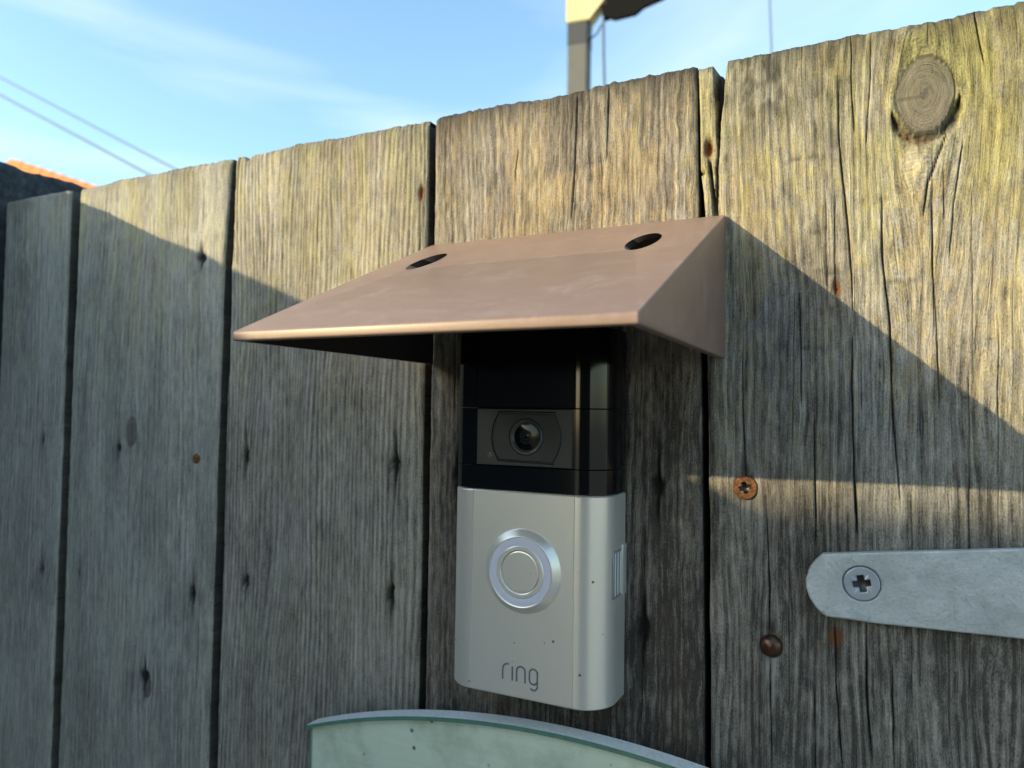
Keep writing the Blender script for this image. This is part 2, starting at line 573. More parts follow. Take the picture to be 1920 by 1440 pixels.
make_plank(gate, [(-1320, -168), (20, -169.2), (150, -168.4)], [(-1320, -56.5), (150, -57.0)], TOP, 5, warm=0.55, algae=0.55,
           fleckiness=0.5, ring=2.3, light=0.08, dx=0.42, streak=0.7, corr=0.30, ringc=0.42,
           cracks=[([(-60, 70), (-60, 120)], 0.35, 1.3), ([(-71, -60), (-70.5, -20)], 0.25, 0.9), ([(-69, -10), (-69.5, 40)], 0.25, 0.8)],
           holes=[(-155.8, 5.3, 1.3, 3.4, 3.0, 0.0), (-153.5, -53, 1.3, 2.6, 3.0, 0.0), (-69.9, 5.3, 1.4, 3.8, 3.0, 0.0),
                  (-71.2, -49.1, 1.2, 4.0, 3.0, 0.0), (-60, 119.5, 1.3, 3.0, 1.6, 0.9)], chips=[(-159.5, 2.2, 3.0)])

def tone_d(c):
    X, Z = c['X'], c['Z']
    jx = (fbm(X / 6, Z / 14, 71, 3) - 0.5) * 3
    m = ss(-3.2, -1.6, X + jx * 0.4) * (1 - ss(20, 27, X + jx)) * ss(117.5, 120.0, Z + jx * 0.5 - 0.12 * (X - 5))  # darker patch near the top, crisp on its left and lower edges
    c['fl'] *= 1 - 0.8 * m
    c['al'] *= 1 - 0.5 * m
    c['grain'] -= 0.10 * m
    c['dirt'] = np.maximum(c['dirt'], 0.65 * ss(132, 148, Z) * m * ss(0.3, 0.6, fbm(X / 3, Z / 6, 72, 3)))
    low = 1 - ss(20, 70, Z)
    c['grain'] -= 0.24 * low + 0.10 * low * ss(10, 40, X)  # shade below the hood and right of the doorbell put into colour
    c['fl'] *= 1 - 0.45 * low
make_plank(gate, [(-1320, -53), (150, -53.6)], [(-1320, 59.5), (-90, 58.5), (44, 56.5), (150, 54.7)], TOP, 6, warm=0.9, algae=0.22,
           fleckiness=0.8, ring=2.6, light=0.0, curl=1.3, streak=0.8, dx=0.28, ztopdark=0.8, extra=tone_d,
           cracks=[([(8.1, 98), (9.6, 123), (10.3, 152)], 0.42, 2.0), ([(22.0, 120), (22.8, 150)], 0.35, 1.6), ([(-15.7, 119), (-14.2, 132)], 0.35, 1.2),
                   ([(36.5, -90), (37.1, -47), (37.5, -10)], 0.28, 1.2), ([(41.7, -12), (42, 22)], 0.22, 0.8)],
           holes=[(-40, 3.5, 1.6, 3.2, 3.0, 0.0), (42, 2.9, 1.4, 3.6, 3.0, 0.0), (37.1, -47.8, 1.7, 4.0, 3.0, 0.0)])

def board_f(c):
    X, Z, h = c['X'], c['Z'], c['h']
    # torn sliver on the left edge: a deep split from the top running down to the neighbour's edge
    cx = np.interp(Z, [95, 113, 125, 140, 152], [62.0, 62.2, 62.6, 62.6, 63.2]) + (fbm(Z / 8, Z * 0, 55, 3) - 0.5) * 0.8
    wz = np.interp(Z, [92, 100, 118, 130, 142, 152], [0.2, 0.4, 0.35, 0.7, 1.5, 2.1])
    f = 1 - ss(wz * 0.7, wz * 1.3, np.abs(X - cx))
    f = f * ss(90, 97, Z)
    h -= 9.0 * f
    c['dirt'] = np.maximum(c['dirt'], 0.75 * f)
    # rotten pocket and break in the sliver
    m = (X < cx)
    g = np.exp(-(((X - 59.0) / 1.4) ** 2 + ((Z - 120.5) / 3.0) ** 2) ** 1.3)
    h -= 3.5 * g
    c['rust'] = np.maximum(c['rust'], 0.95 * np.clip(g * 1.5, 0, 1))
    c2 = np.interp(Z, [97, 108, 116], [61.2, 60.3, 59.3])
    g2 = (1 - ss(0.35, 0.75, np.abs(X - c2))) * ss(95, 99, Z) * (1 - ss(114, 118, Z))
    h -= 3.0 * g2
    c['dirt'] = np.maximum(c['dirt'], 0.8 * g2)
    g3 = (1 - ss(0.3, 0.7, np.abs(Z - 112.3 - (fbm(X / 2, X * 0, 66, 2) - 0.5) * 2))) * (1 - ss(59.5, 60.5, X))
    h -= 2.0 * g3
    c['dirt'] = np.maximum(c['dirt'], 0.7 * g3)
    # bark crescent under the big knot
    ang = np.arctan2(Z - 127.5, X - 124.5)
    r = np.sqrt(((X - 124.5) / 8.6) ** 2 + ((Z - 127.6) / 12.6) ** 2)
    low = ss(-1.38, -0.75, -np.abs(ang + math.pi / 2 - 0.12)) 
    tck = 0.115 * low * (0.6 + 0.8 * vn(X / 2.5, Z * 0, 81)) + 1e-3
    b = np.exp(-((r - 1.11) / tck) ** 2) * ss(0.05, 0.2, low)
    rough = fbm(X / 1.1, Z / 1.1, 82, 3)
    h -= (1.5 + 2.2 * rough) * b
    up = ss(0.08, 0.16, r - 1.0)
    c['dirt'] = np.maximum(c['dirt'], np.clip(b * 1.3, 0, 1) * np.where(rough > 0.50, 0.95, 0.75) * (1 - 0.4 * up * (X < 128)))
    c['rust'] = np.maximum(c['rust'], np.clip(b * 1.3, 0, 1) * 0.7 * up * ss(0.36, 0.52, rough) * (1 - ss(125, 130, X)))
    # greener towards the top right, lower part darkened in colour for weathering and shade
    rt = ss(85, 150, X) * ss(60, 145, Z)
    up_f = ss(60, 115, Z)
    c['al'] = np.clip(c['al'] * (0.8 + 1.2 * rt) + (0.30 * up_f * ss(0.3, 0.6, fbm(c['U'] / 6, Z / 14, 84, 4, 0.6)) + 0.15 * rt) * (1 - c['kin']), 0, 1)
    low_f = 1 - ss(-25, 20, Z)
    c['fl'] *= 1 - 0.75 * low_f
    c['al'] *= 1 - 0.5 * low_f
    c['grain'] -= 0.17 * low_f + 0.06 * (1 - ss(20, 80, Z))
    c['al'] *= 0.35 + 0.65 * ss(40, 100, Z + 0.4 * (X - 100))
    tl = np.exp(-((X - 76) / 15) ** 2) * ss(112, 140, Z)
    c['dirt'] = np.maximum(c['dirt'], 0.85 * tl * ss(0.30, 0.66, fbm(X / 4, Z / 8, 83, 4, 0.65)))
    c['al'] *= 1 - 0.6 * tl
    c['fl'] *= 1 - 0.7 * tl
    c['warm'] *= 1 - 0.7 * tl
    # short cross-grain checks
    for k, (zx, zz, ln) in enumerate([(96, 74, 14), (98, 62.5, 10), (93, 50, 12), (110, 96, 12), (90, 112, 15), (118, 70, 12), (95, 88, 16), (104, 35, 9)]):
        zz2 = zz + (fbm(X / 3, X * 0, 300 + k, 3) - 0.5) * 2.4
        q = np.exp(-((Z - zz2) / 0.7) ** 2) * (1 - ss(ln * 0.3, ln * 0.55, np.abs(X - zx))) * ss(0.3, 0.55, vn(X / 2, X * 0, 320 + k))
        h -= 0.35 * q
        c['dirt'] = np.maximum(c['dirt'], 0.45 * q)
    # crushed fibres around the two fixings
    for (sx, sz) in ((71.6, 3.7), (79.8, -47.4)):
        q = np.exp(-(((X - sx) / 3.6) ** 2 + ((Z - sz) / 4.6) ** 2) ** 2)
        h -= 1.6 * q
        q2 = np.exp(-(((X - sx) / 1.6) ** 2 + ((Z - sz - 6) / 3.0) ** 2))
        c['dirt'] = np.maximum(c['dirt'], np.maximum(0.8 * q2, 0.5 * q))
        q3 = np.exp(-(((X - sx) / 2.6) ** 2 + ((Z - sz + 7) / 4.5) ** 2)) * ss(0.5, 0.65, vn(X / 0.7, Z / 12, 90))
        c['pale'] = np.maximum(c['pale'], 0.5 * q3)
CF = [([(104.5, 55), (104.1, 72), (103, 89), (100.5, 117), (100.1, 140)], 0.42, 2.2), ([(105.8, -14), (104.6, 8), (104.1, 38), (104.0, 56)], 0.55, 2.6),
      ([(109.5, -80), (107.8, -57), (107.8, -33)], 0.45, 2.0), ([(117.6, -2), (115.5, 28), (114.7, 58), (112.8, 78), (112.5, 104)], 0.5, 2.2),
      ([(89, 29), (89.1, 45), (88.4, 70)], 0.36, 1.7), ([(93.5, -15), (93.2, 7), (92.7, 29)], 0.40, 1.9), ([(127.9, 26), (127.5, 49), (126.3, 78), (126, 98)], 0.34, 1.6),
      ([(71.8, 8), (70.9, 24), (70.3, 50)], 0.34, 1.4), ([(79.4, -44), (79.4, -28), (78.4, -3)], 0.42, 2.0), ([(80, -88), (79.4, -51)], 0.40, 2.0),
      ([(101.3, -84), (99.1, -55), (99, -35)], 0.42, 2.0), ([(105, 117), (104.2, 132), (104, 152)], 0.38, 1.8), ([(123.8, 88), (125.3, 100), (131, 116)], 0.42, 1.8),
      ([(130.7, 75), (132.2, 93), (134.8, 113)], 0.32, 1.4), ([(140.1, 134), (137.5, 151)], 0.36, 1.6), ([(115.2, -80), (114.7, -46)], 0.36, 1.6), ([(93.4, -86), (92.9, -58)], 0.36, 1.6),
      ([(108.4, 112), (109.5, 135), (110, 151)], 0.24, 1.0), ([(97, 60), (96.5, 100)], 0.2, 0.8), ([(120, -60), (120.4, 10)], 0.22, 0.8), ([(85.5, -70), (85.2, -10)], 0.2, 0.8),
      ([(99.4, 66), (99.2, 100)], 0.25, 1.0), ([(135, -60), (135.4, 50)], 0.24, 0.8), ([(142, -40), (143, 60)], 0.24, 0.8)]
make_plank(gate, [(-1320, 62), (-90, 60.6), (-5, 59.9), (44, 58.4), (97, 57.7), (105, 57.2), (113, 56.1), (150, 55.6)], [(-1320, 178), (150, 175)], TOP + 0.6, 7, warm=0.45, algae=0.60,
           fleckiness=0.8, ring=2.9, light=0.0, curl=0.5, streak=0.8, dx=0.25, ztopdark=0.75, extra=board_f, knots=[(124.5, 127.5, 7.7, 12.2)], cracks=CF, checks=26,
           holes=[(99.4, 69, 1.1, 2.2, 1.5, 0.8), (99.2, -41.4, 1.8, 2.6, 0.5, 0.85)], chips=[(58.5, 4.0, 1.2), (63.4, 1.2, 2.0)])
# boards outside the frame on the right, plainer
for k in range(4):
    x0 = 178 + 116 * k
    make_plank(gate, [(-1320, x0), (150, x0)], [(-1320, x0 + 113), (150, x0 + 113)], TOP, 20 + k, warm=0.6, algae=0.6, fleckiness=0.7, dx=1.2, dz=4.0)
RAIL = simple('rail_timber', (0.10, 0.085, 0.07), 0.85, scale=60, bump=0.0008)
for z in (70, -520, -1150):
    box('rail', (-350, 23.0, z - 45), (640, 62, z + 45), RAIL, gate, 1.0)
for x in (-292.8, -172, -55, 58.5, 176.5):  # strips added behind the gaps to keep daylight from leaking through
    box('gap_light_stop', (x - 16, 20.6, -1300), (x + 16, 22.6, 146), RAIL, gate)

# fixings driven into the gate boards
RUST = Nodes('rusty_steel')
_v = RUST.coord()
_f = RUST.noise(_v, 900, 6, 0.65)
RUST.setp(RUST.ramp(_f, [(0.3, (0.03, 0.016, 0.010)), (0.5, (0.16, 0.065, 0.025)), (0.7, (0.30, 0.15, 0.06))]), 0.75, 0.25, 0.4)
RUST.bump(_f, 0.0004, 0.8)
RUST = RUST.m
BROWNRIVET = Nodes('bronzed_steel')
_f = BROWNRIVET.noise(BROWNRIVET.coord(), 700, 5)
BROWNRIVET.setp(BROWNRIVET.mix(_f, (0.05, 0.028, 0.022), (0.14, 0.075, 0.05)), 0.32, 0.75)
BROWNRIVET = BROWNRIVET.m
ZINC = Nodes('zinc_plated_steel')
_f = ZINC.noise(ZINC.coord(), 350, 5)
ZINC.setp(ZINC.mix(_f, (0.36, 0.42, 0.52), (0.50, 0.56, 0.66)), ZINC.math('MULTIPLY_ADD', _f, 0.25, 0.28), 0.75)
ZINC = ZINC.m
DARKSTEEL = simple('dark_steel', (0.05, 0.05, 0.05), 0.45, 0.8)
PALESTEEL = simple('bright_steel', (0.8, 0.8, 0.82), 0.3, 0.9)

def cross_loop(cx, cz, a, b, rot):
    pts = [(a, b), (b, b), (b, a), (-b, a), (-b, b), (-a, b), (-a, -b), (-b, -b), (-b, -a), (b, -a), (b, -b), (a, -b)]
    c, s = math.cos(rot), math.sin(rot)
    return [(cx + x * c - z * s, cz + x * s + z * c) for x, z in pts]

def cross_screw(name, cx, cz, yf, r, mat, floor_mat, parent, rot, thick=1.1, ticks=False):
    o = plate(name, [circle(cx, cz, r, 48), cross_loop(cx, cz, r * 0.50, r * 0.19, rot)], thick, mat, parent, yf, 0.28)
    sub = o if parent.parent is None else parent
    fl = lathe('recess', [(r * 0.56, 0.0), (r * 0.3, -0.9), (0.0, -1.3)], (cx, yf + 0.75, cz), floor_mat, None, 24)
    fl.parent = o
    if ticks:
        for k in range(4):
            a = rot + math.pi / 4 + k * math.pi / 2
            t = tube('tick_mark', [[(cx + q * math.cos(a), yf + 0.0, cz + q * math.sin(a)) for q in (r * 0.36, r * 0.66)]], 0.10, PALESTEEL, None, 1)
            t.parent = o
    return o
def place_child_fix(o):
    o.location = (0, 0, 0)

s1 = cross_screw('screw', 71.6, 3.7, 0.2, 3.9, RUST, DARKSTEEL, gate, 0.25)
s1['label'] = 'rusty cross-head screw beside the sunlit band'
rv = lathe('screw', [(3.7, -1.0), (3.75, 0.2), (3.3, 1.2), (2.3, 2.0), (1.1, 2.45), (0, 2.55)], (79.8, 1.5, -47.4), BROWNRIVET, gate, 40, 60)
rv['label'] = 'domed brown screw head above a long crack'
nl = lathe('nail', [(2.5, -1.0), (2.5, 0.1), (1.9, 0.6), (0, 0.75)], (-188.2, 0.4, 2.7), RUST, gate, 24, 50)
nl['label'] = 'reddish brown nail head'

# ------------------------------------------------------------------ strap hinge
GALV = Nodes('galvanised_steel')
_v = GALV.coord()
_f = GALV.noise(_v, 90, 6, 0.6, 0.4)
_g = GALV.noise(_v, 900, 4, 0.6)
_vo = GALV.n('TexVoronoi')
_vo.inputs['Scale'].default_value = 260
GALV.l(_v, _vo.inputs['Vector'])
_c = GALV.mix(GALV.ramp(_f, [(0.3, 0.0), (0.7, 1.0)]), (0.34, 0.375, 0.39), (0.54, 0.58, 0.60))
_c = GALV.mix(GALV.math('MULTIPLY', GALV.ramp(_vo.outputs['Distance'], [(0.05, 1.0), (0.12, 0.0)]), GALV.ramp(_f, [(0.55, 0.0), (0.65, 0.7)])), _c, (0.12, 0.12, 0.12))
_c = GALV.mix(GALV.math('MULTIPLY', GALV.ramp(_g, [(0.35, 1.0), (0.5, 0.0)]), 0.3), _c, (0.22, 0.235, 0.24))
GALV.setp(_c, GALV.math('MULTIPLY_ADD', _g, 0.3, 0.42), 0.3)
GALV.bump(GALV.math('ADD', GALV.math('MULTIPLY', _f, 0.8), GALV.math('MULTIPLY', _g, 0.2)), 0.0011, 0.8)
GALV = GALV.m
hinge = empty('strap_hinge', (160, 0, -22))
tag(hinge, 'grey galvanised strap hinge with rounded end screwed across the right board', 'hinge')
outline = [(230, -31.0), (230, 1.5), (148.3, -8.4), (95.6, -14.9)]
outline += [(93.4, -17.2), (91.6, -20.0), (90.7, -23.2), (90.8, -26.2), (91.9, -29.4), (93.8, -32.2), (95.9, -33.9), (98.0, -34.5)]
outline += [(103.0, -34.4), (108, -34.6), (148, -33.7)]
plate('strap', [outline, circle(106.6, -23.0, 5.3, 40)], 3.0, GALV, hinge, -4.4, 0.6)
cross_screw('screw', 106.6, -23.0, -4.5, 5.1, ZINC, DARKSTEEL, hinge, 0.20, 1.4, True)
tube('stamped_ring', [[(103.0 + 1.9 * math.cos(a), -4.4, -17.4 + 1.9 * math.sin(a)) for a in np.linspace(0.3, 3.6, 20)]], 0.22, GALV, hinge, 2)
# lifted, hammered lip along the lower left
plate('hammered_lip', [[(96.5, -34.2), (96.0, -32.4), (98.5, -31.0), (101.0, -31.3), (103.6, -30.2), (106.2, -31.4), (109, -32.2), (108.5, -34.2), (102, -34.0)]], 1.0, GALV, hinge, -4.85, 0.4)
for z in (-27, -3):
    tube('knuckle', [[(233, -4.5, z - 6), (233, -4.5, z + 6)]], 6, GALV, hinge, 6)
tube('pin', [[(233, -4.5, -36), (233, -4.5, 8)]], 2.6, ZINC, hinge, 4)
hair = tube('hair', [[(131 - 2.2 * t + 3 * t * t + (9 * max(0, t - 0.75) ** 1 * 4), -5.0 - 0.3 * math.sin(t * 6), -19.5 - 15 * t + (11 * max(0, t - 0.8) * 2)) for t in np.linspace(0, 1, 24)]],
            0.06, simple('pale_hair', (0.35, 0.32, 0.25), 0.6), None, 1)
tag(hair, 'fine pale hair stuck on the grey strap hinge', 'hair')

# ------------------------------------------------------------------ video doorbell
SILVER = Nodes('satin_nickel_plastic')
_v = SILVER.coord()
_f = SILVER.noise(_v, 2500, 3, 0.6)
_vo = SILVER.n('TexVoronoi')
_vo.inputs['Scale'].default_value = 170
_vo.inputs['Randomness'].default_value = 1.0
SILVER.l(_v, _vo.inputs['Vector'])
_sp = SILVER.math('MULTIPLY', SILVER.ramp(_vo.outputs['Distance'], [(0.06, 1.0), (0.09, 0.0)]), SILVER.ramp(SILVER.noise(_v, 60, 2), [(0.47, 0.0), (0.53, 0.9)]))
_c = SILVER.mix(_f, (0.80, 0.77, 0.705), (0.87, 0.84, 0.77))
_c = SILVER.mix(_sp, _c, (0.05, 0.05, 0.055))
SILVER.setp(_c, 0.31, 0.60)
SILVER.bump(_f, 0.00003, 0.4)
SILVER = SILVER.m
def gloss_black(name, rough):
    g = Nodes(name)
    v = g.coord()
    f = g.noise(v, 1400, 4, 0.6)
    dust = g.ramp(g.noise(v, 2600, 4, 0.7), [(0.62, 0.0), (0.75, 1.0)])
    g.setp(g.mix(g.math('MULTIPLY', dust, 0.10), (0.004, 0.0045, 0.006), (0.25, 0.25, 0.24)), g.math('MULTIPLY_ADD', f, 0.06, rough), 0.0, 0.5)
    return g.m
BLACK = gloss_black('gloss_black_plastic', 0.07)
MATTE = simple('matte_black_plastic', (0.020, 0.0202, 0.021), 0.40, 0.0, 0.3, 1500, 0.00004)
MATTE2 = simple('grained_black_plastic', (0.015, 0.0152, 0.016), 0.45, 0.0, 0.3, 2500, 0.00008)
GLASSB = simple('lens_glass', (0.004, 0.004, 0.006), 0.10, 0.0, 0.1, 100, 0.0, 0.22)
LENSGREEN = simple('lens_glint_tone', (0.02, 0.06, 0.045), 0.15, 0.3)
LIGHTRING = simple('frosted_light_ring', (0.60, 0.60, 0.72), 0.35, 0.0, 0.04, 300)
LOGO = simple('grey_print', (0.12, 0.135, 0.15), 0.5, 0.0, 0.1)
SIDEB = simple('shaded_side_tone', (0.30, 0.31, 0.315), 0.45, 0.3, 0.1, 900)
WHITESLIT = simple('pale_slit', (0.75, 0.76, 0.76), 0.5, 0.0, 0.05)

FY = -22.2
def bell_section(inset=0.0, groove=True, xf=19.7):
    xs = 31.0 - inset
    yf = FY + inset
    R = 11.3
    pts = [(-xs, -1.8)]
    for k in range(13):
        a = math.pi - k / 12 * math.pi / 2
        pts.append((-xs + R + R * math.cos(a), yf + R - R * math.sin(a)))
    if groove:
        pts += [(-xf - 0.02, yf), (-xf + 0.06, yf + 0.35), (-xf + 0.26, yf + 0.35), (-xf + 0.34, yf)]
        pts += [(xf - 0.34, yf), (xf - 0.26, yf + 0.35), (xf - 0.06, yf + 0.35), (xf + 0.02, yf)]
    for k in range(13):
        a = math.pi / 2 - k / 12 * math.pi / 2
        pts.append((xs - R + R * math.cos(a), yf + R - R * math.sin(a)))
    pts.append((xs, -1.8))
    return pts

def prism_z(name, sec, z0, z1, bev, mat, parent, sec_in=None):
    n = len(sec)
    vs, fs = [], []
    ring = []
    steps = [(z0, 1.0), (z0 + bev * 0.3, 0.45), (z0 + bev, 0.0), (z1 - bev, 0.0), (z1 - bev * 0.3, 0.45), (z1, 1.0)]
    for z, t in steps:
        k = bev * t
        row = []
        for x, y in sec:
            row.append(len(vs))
            vs.append((x - math.copysign(min(abs(x), k), x), y + k if y < -3 else y, z))
        ring.append(row)
    for a, b in zip(ring, ring[1:]):
        for k in range(n):
            k2 = (k + 1) % n
            fs.append((a[k], a[k2], b[k2], b[k]))
    fs.append(tuple(reversed(ring[0])))
    fs.append(tuple(ring[-1]))
    o = pyd(name, vs, fs, mat, parent, angle=28)
    bm = bmesh.new()
    bm.from_mesh(o.data)
    bmesh.ops.recalc_face_normals(bm, faces=bm.faces)
    bm.to_mesh(o.data)
    bm.free()
    return o

bell = empty('video_doorbell', (0, 0, -71))
tag(bell, 'video doorbell with glossy black camera top and silver button face', 'doorbell')
box('back_plate', (-29.5, -2.2, -69.5), (29.5, -0.2, 55), MATTE, bell, 0.5)
face = prism_z('faceplate', bell_section(0), -71.2, 0.0, 0.6, SILVER, bell)
prism_z('lower_black_band', bell_section(0.12, False), 0.25, 8.55, 0.12, BLACK, bell)
mid = prism_z('camera_band', bell_section(0.12, False), 8.75, 29.15, 0.12, BLACK, bell)
up = prism_z('upper_black_cover', bell_section(0.12, True, 19.2), 29.35, 57.0, 0.15, BLACK, bell)
cp = plate('camera_panel', [[(-18.2, 9.0), (18.6, 9.0), (18.6, 28.9), (-18.2, 28.9)]], 1.0, MATTE, bell, FY - 0.25, 0.15)
esc = [(-9.2, 11.0), (11.6, 10.6), (13.4, 13.6), (14.4, 17.0), (14.6, 20.0), (13.9, 23.4), (12.2, 27.3), (-9.2, 27.5), (-10.6, 24.8), (-11.5, 21.5), (-11.7, 18.2), (-11.2, 14.8)]
plate('lens_surround', [esc, circle(1.5, 19.2, 6.4, 48)], 0.8, MATTE2, bell, FY - 0.85, 0.3)
tube('surround_gap', [[(x, FY - 0.27, z) for x, z in [(12.3, 27.9), (-9.4, 28.0), (-11.0, 25.0), (-12.0, 21.6), (-12.2, 18.2), (-11.6, 14.6), (-9.5, 10.6), (11.8, 10.1)]]], 0.22, GLASSB, bell, 2)
lens = lathe('lens', [(6.4, -0.6), (6.3, 0.5), (5.9, 0.85), (5.5, 0.8), (4.9, 0.2), (4.5, -0.6)], (1.5, FY - 0.25, 19.2), MATTE, bell, 64, 40)
lens.data.materials[0] = simple('lens_barrel', (0.05, 0.051, 0.053), 0.35)
lg = lathe('lens_glass', [(4.75, 0.03), (3.6, 0.22), (2.4, 0.38), (1.2, 0.47), (0, 0.5)], (1.5, FY - 0.25, 19.2), GLASSB, None, 48, 60)
lg.parent = lens
for r in (2.3, 1.5, 0.9):
    q = lathe('lens_ring', [(r + 0.13, 0.46 - r * 0.05), (r + 0.07, 0.56 - r * 0.05), (r - 0.07, 0.56 - r * 0.05), (r - 0.13, 0.46 - r * 0.05)], (1.5, FY - 0.32, 19.2), MATTE2, None, 40, 40)
    q.parent = lens
gl = lathe('coating_glint', [(0.55, -0.2), (0.5, 0.1), (0, 0.22)], (2.05, FY - 0.66, 19.7), LENSGREEN, None, 20, 60)  # green reflection on the lens made as a small coloured dome
gl.parent = lens
lathe('light_sensor', [(1.0, -0.2), (0.95, 0.15), (0.7, 0.2), (0, 0.1)], (-12.9, FY - 0.25, 12.4), simple('sensor_window', (0.12, 0.09, 0.09), 0.2), bell, 24, 40)
# push button with bezel and light ring
btn = (0.55, FY + 0.15, -27.3)
bz = lathe('button_bezel', [(14.6, 0.0), (14.45, 0.55), (14.2, 0.75), (12.35, 2.45), (12.05, 2.6), (11.75, 2.5), (11.6, 2.15)], btn, SILVER, bell, 128, 24)
q = lathe('light_ring', [(11.65, 2.2), (11.3, 2.28), (9.4, 2.28), (9.05, 2.2)], btn, LIGHTRING, None, 96, 30)
q.parent = bz
q = lathe('button_rim', [(9.1, 2.0), (9.0, 2.45), (8.7, 2.65), (7.6, 2.65), (7.35, 2.5), (7.25, 2.0)], btn, SILVER, None, 96, 24)
q.parent = bz
q = lathe('button_cap', [(7.2, 1.9), (7.1, 2.2), (6.85, 2.31), (6.5, 2.31), (3.0, 2.31), (0, 2.31)], btn, SILVER, None, 96, 24)
q.parent = bz
# printed word
ty = FY - 0.01
def stroke(pts):
    return [(x, ty, z) for x, z in pts]
strokes = {
    'letter_r': [[(-6.6, -65.4)] + arc(-4.6, -61.9, 2.0, 180, 78, 10)],
    'letter_i': [[(-2.85, -65.4), (-2.85, -60.6)], [(-2.85, -58.98), (-2.85, -58.86)]],
    'letter_n': [[(-1.2, -65.4)] + arc(0.42, -61.75, 1.62, 180, 0, 14) + [(2.04, -65.5)]],
    'letter_g': [arc(5.2, -61.7, 1.5, 0, 180, 14) + arc(5.2, -63.9, 1.5, 180, 360, 14), [(6.7, -60.9)] + arc(5.25, -65.9, 1.45, 0, -140, 12)],
}
for nm, ls in strokes.items():
    t = tube(nm, [stroke(l) for l in ls], 0.33, LOGO, None, 3)
    t.data.transform(Matrix.Translation((0, ty * MM, 0)) @ Matrix.Scale(0.4, 4, (0, 1, 0)) @ Matrix.Translation((0, -ty * MM, 0)))
    t.parent = face
# side vents
box('vent_shade_strip', (30.6, -14.6, -35.2), (31.10, -6.2, -18.9), SIDEB, bell, 0.1)  # darker strip behind the slits, the side's shade put into colour
for k, y in enumerate((-13.1, -10.3, -7.5)):
    box('vent_slit', (30.7, y - 0.42, -34.3), (31.30, y + 0.42, -19.8), WHITESLIT, bell, 0.1)
box('side_tab', (30.5, -5.0, -35.5), (31.45, -1.0, -18.0), SILVER, bell, 0.3)

# ------------------------------------------------------------------ hood
BROWN = Nodes('brown_printed_plastic')
_v = BROWN.coord()
_sc = BROWN.noise(BROWN.coord((60, 110, 110), (0, 0, 0.5)), 1.0, 6, 0.65, 1.2)
_sc2 = BROWN.noise(BROWN.coord((260, 90, 90), (0.3, 0, 0.9)), 1.0, 5, 0.7, 1.5)
_wv = BROWN.n('TexWave')
_wv.wave_type = 'BANDS'
_wv.bands_direction = 'Y'
_wv.inputs['Scale'].default_value = 330
_wv.inputs['Distortion'].default_value = 0.3
BROWN.l(BROWN.coord((1, 1, 1), (0.0, 0, 0.75)), _wv.inputs['Vector'])
_f = BROWN.math('MULTIPLY', BROWN.ramp(_sc, [(0.46, 0.0), (0.68, 1.0)]), BROWN.ramp(_sc2, [(0.40, 0.15), (0.62, 1.0)]))
_c = BROWN.mix(BROWN.math('MULTIPLY', _f, 0.30), (0.230, 0.150, 0.116), (0.42, 0.345, 0.325))
BROWN.setp(_c, BROWN.math('MULTIPLY_ADD', _f, 0.10, 0.46), 0.0, 0.5)
BROWN.bump(BROWN.math('ADD', BROWN.math('MULTIPLY', _wv.outputs['Fac'], 0.12), BROWN.math('MULTIPLY', _sc2, 0.5)), 0.00006, 0.6)
BROWN.b.inputs['Coat Weight'].default_value = 0.12
BROWN.b.inputs['Coat Roughness'].default_value = 0.3
BROWN = BROWN.m
HX0, HX1, HT, HB, HD = -53.9, 65.1, 96.2, 47.0, 103.0
HF = 49.6
hood = empty('doorbell_hood', (5.6, 0, 47))
tag(hood, 'brown plastic wedge-shaped rain hood with two round holes above the doorbell', 'hood')
T = 2.4
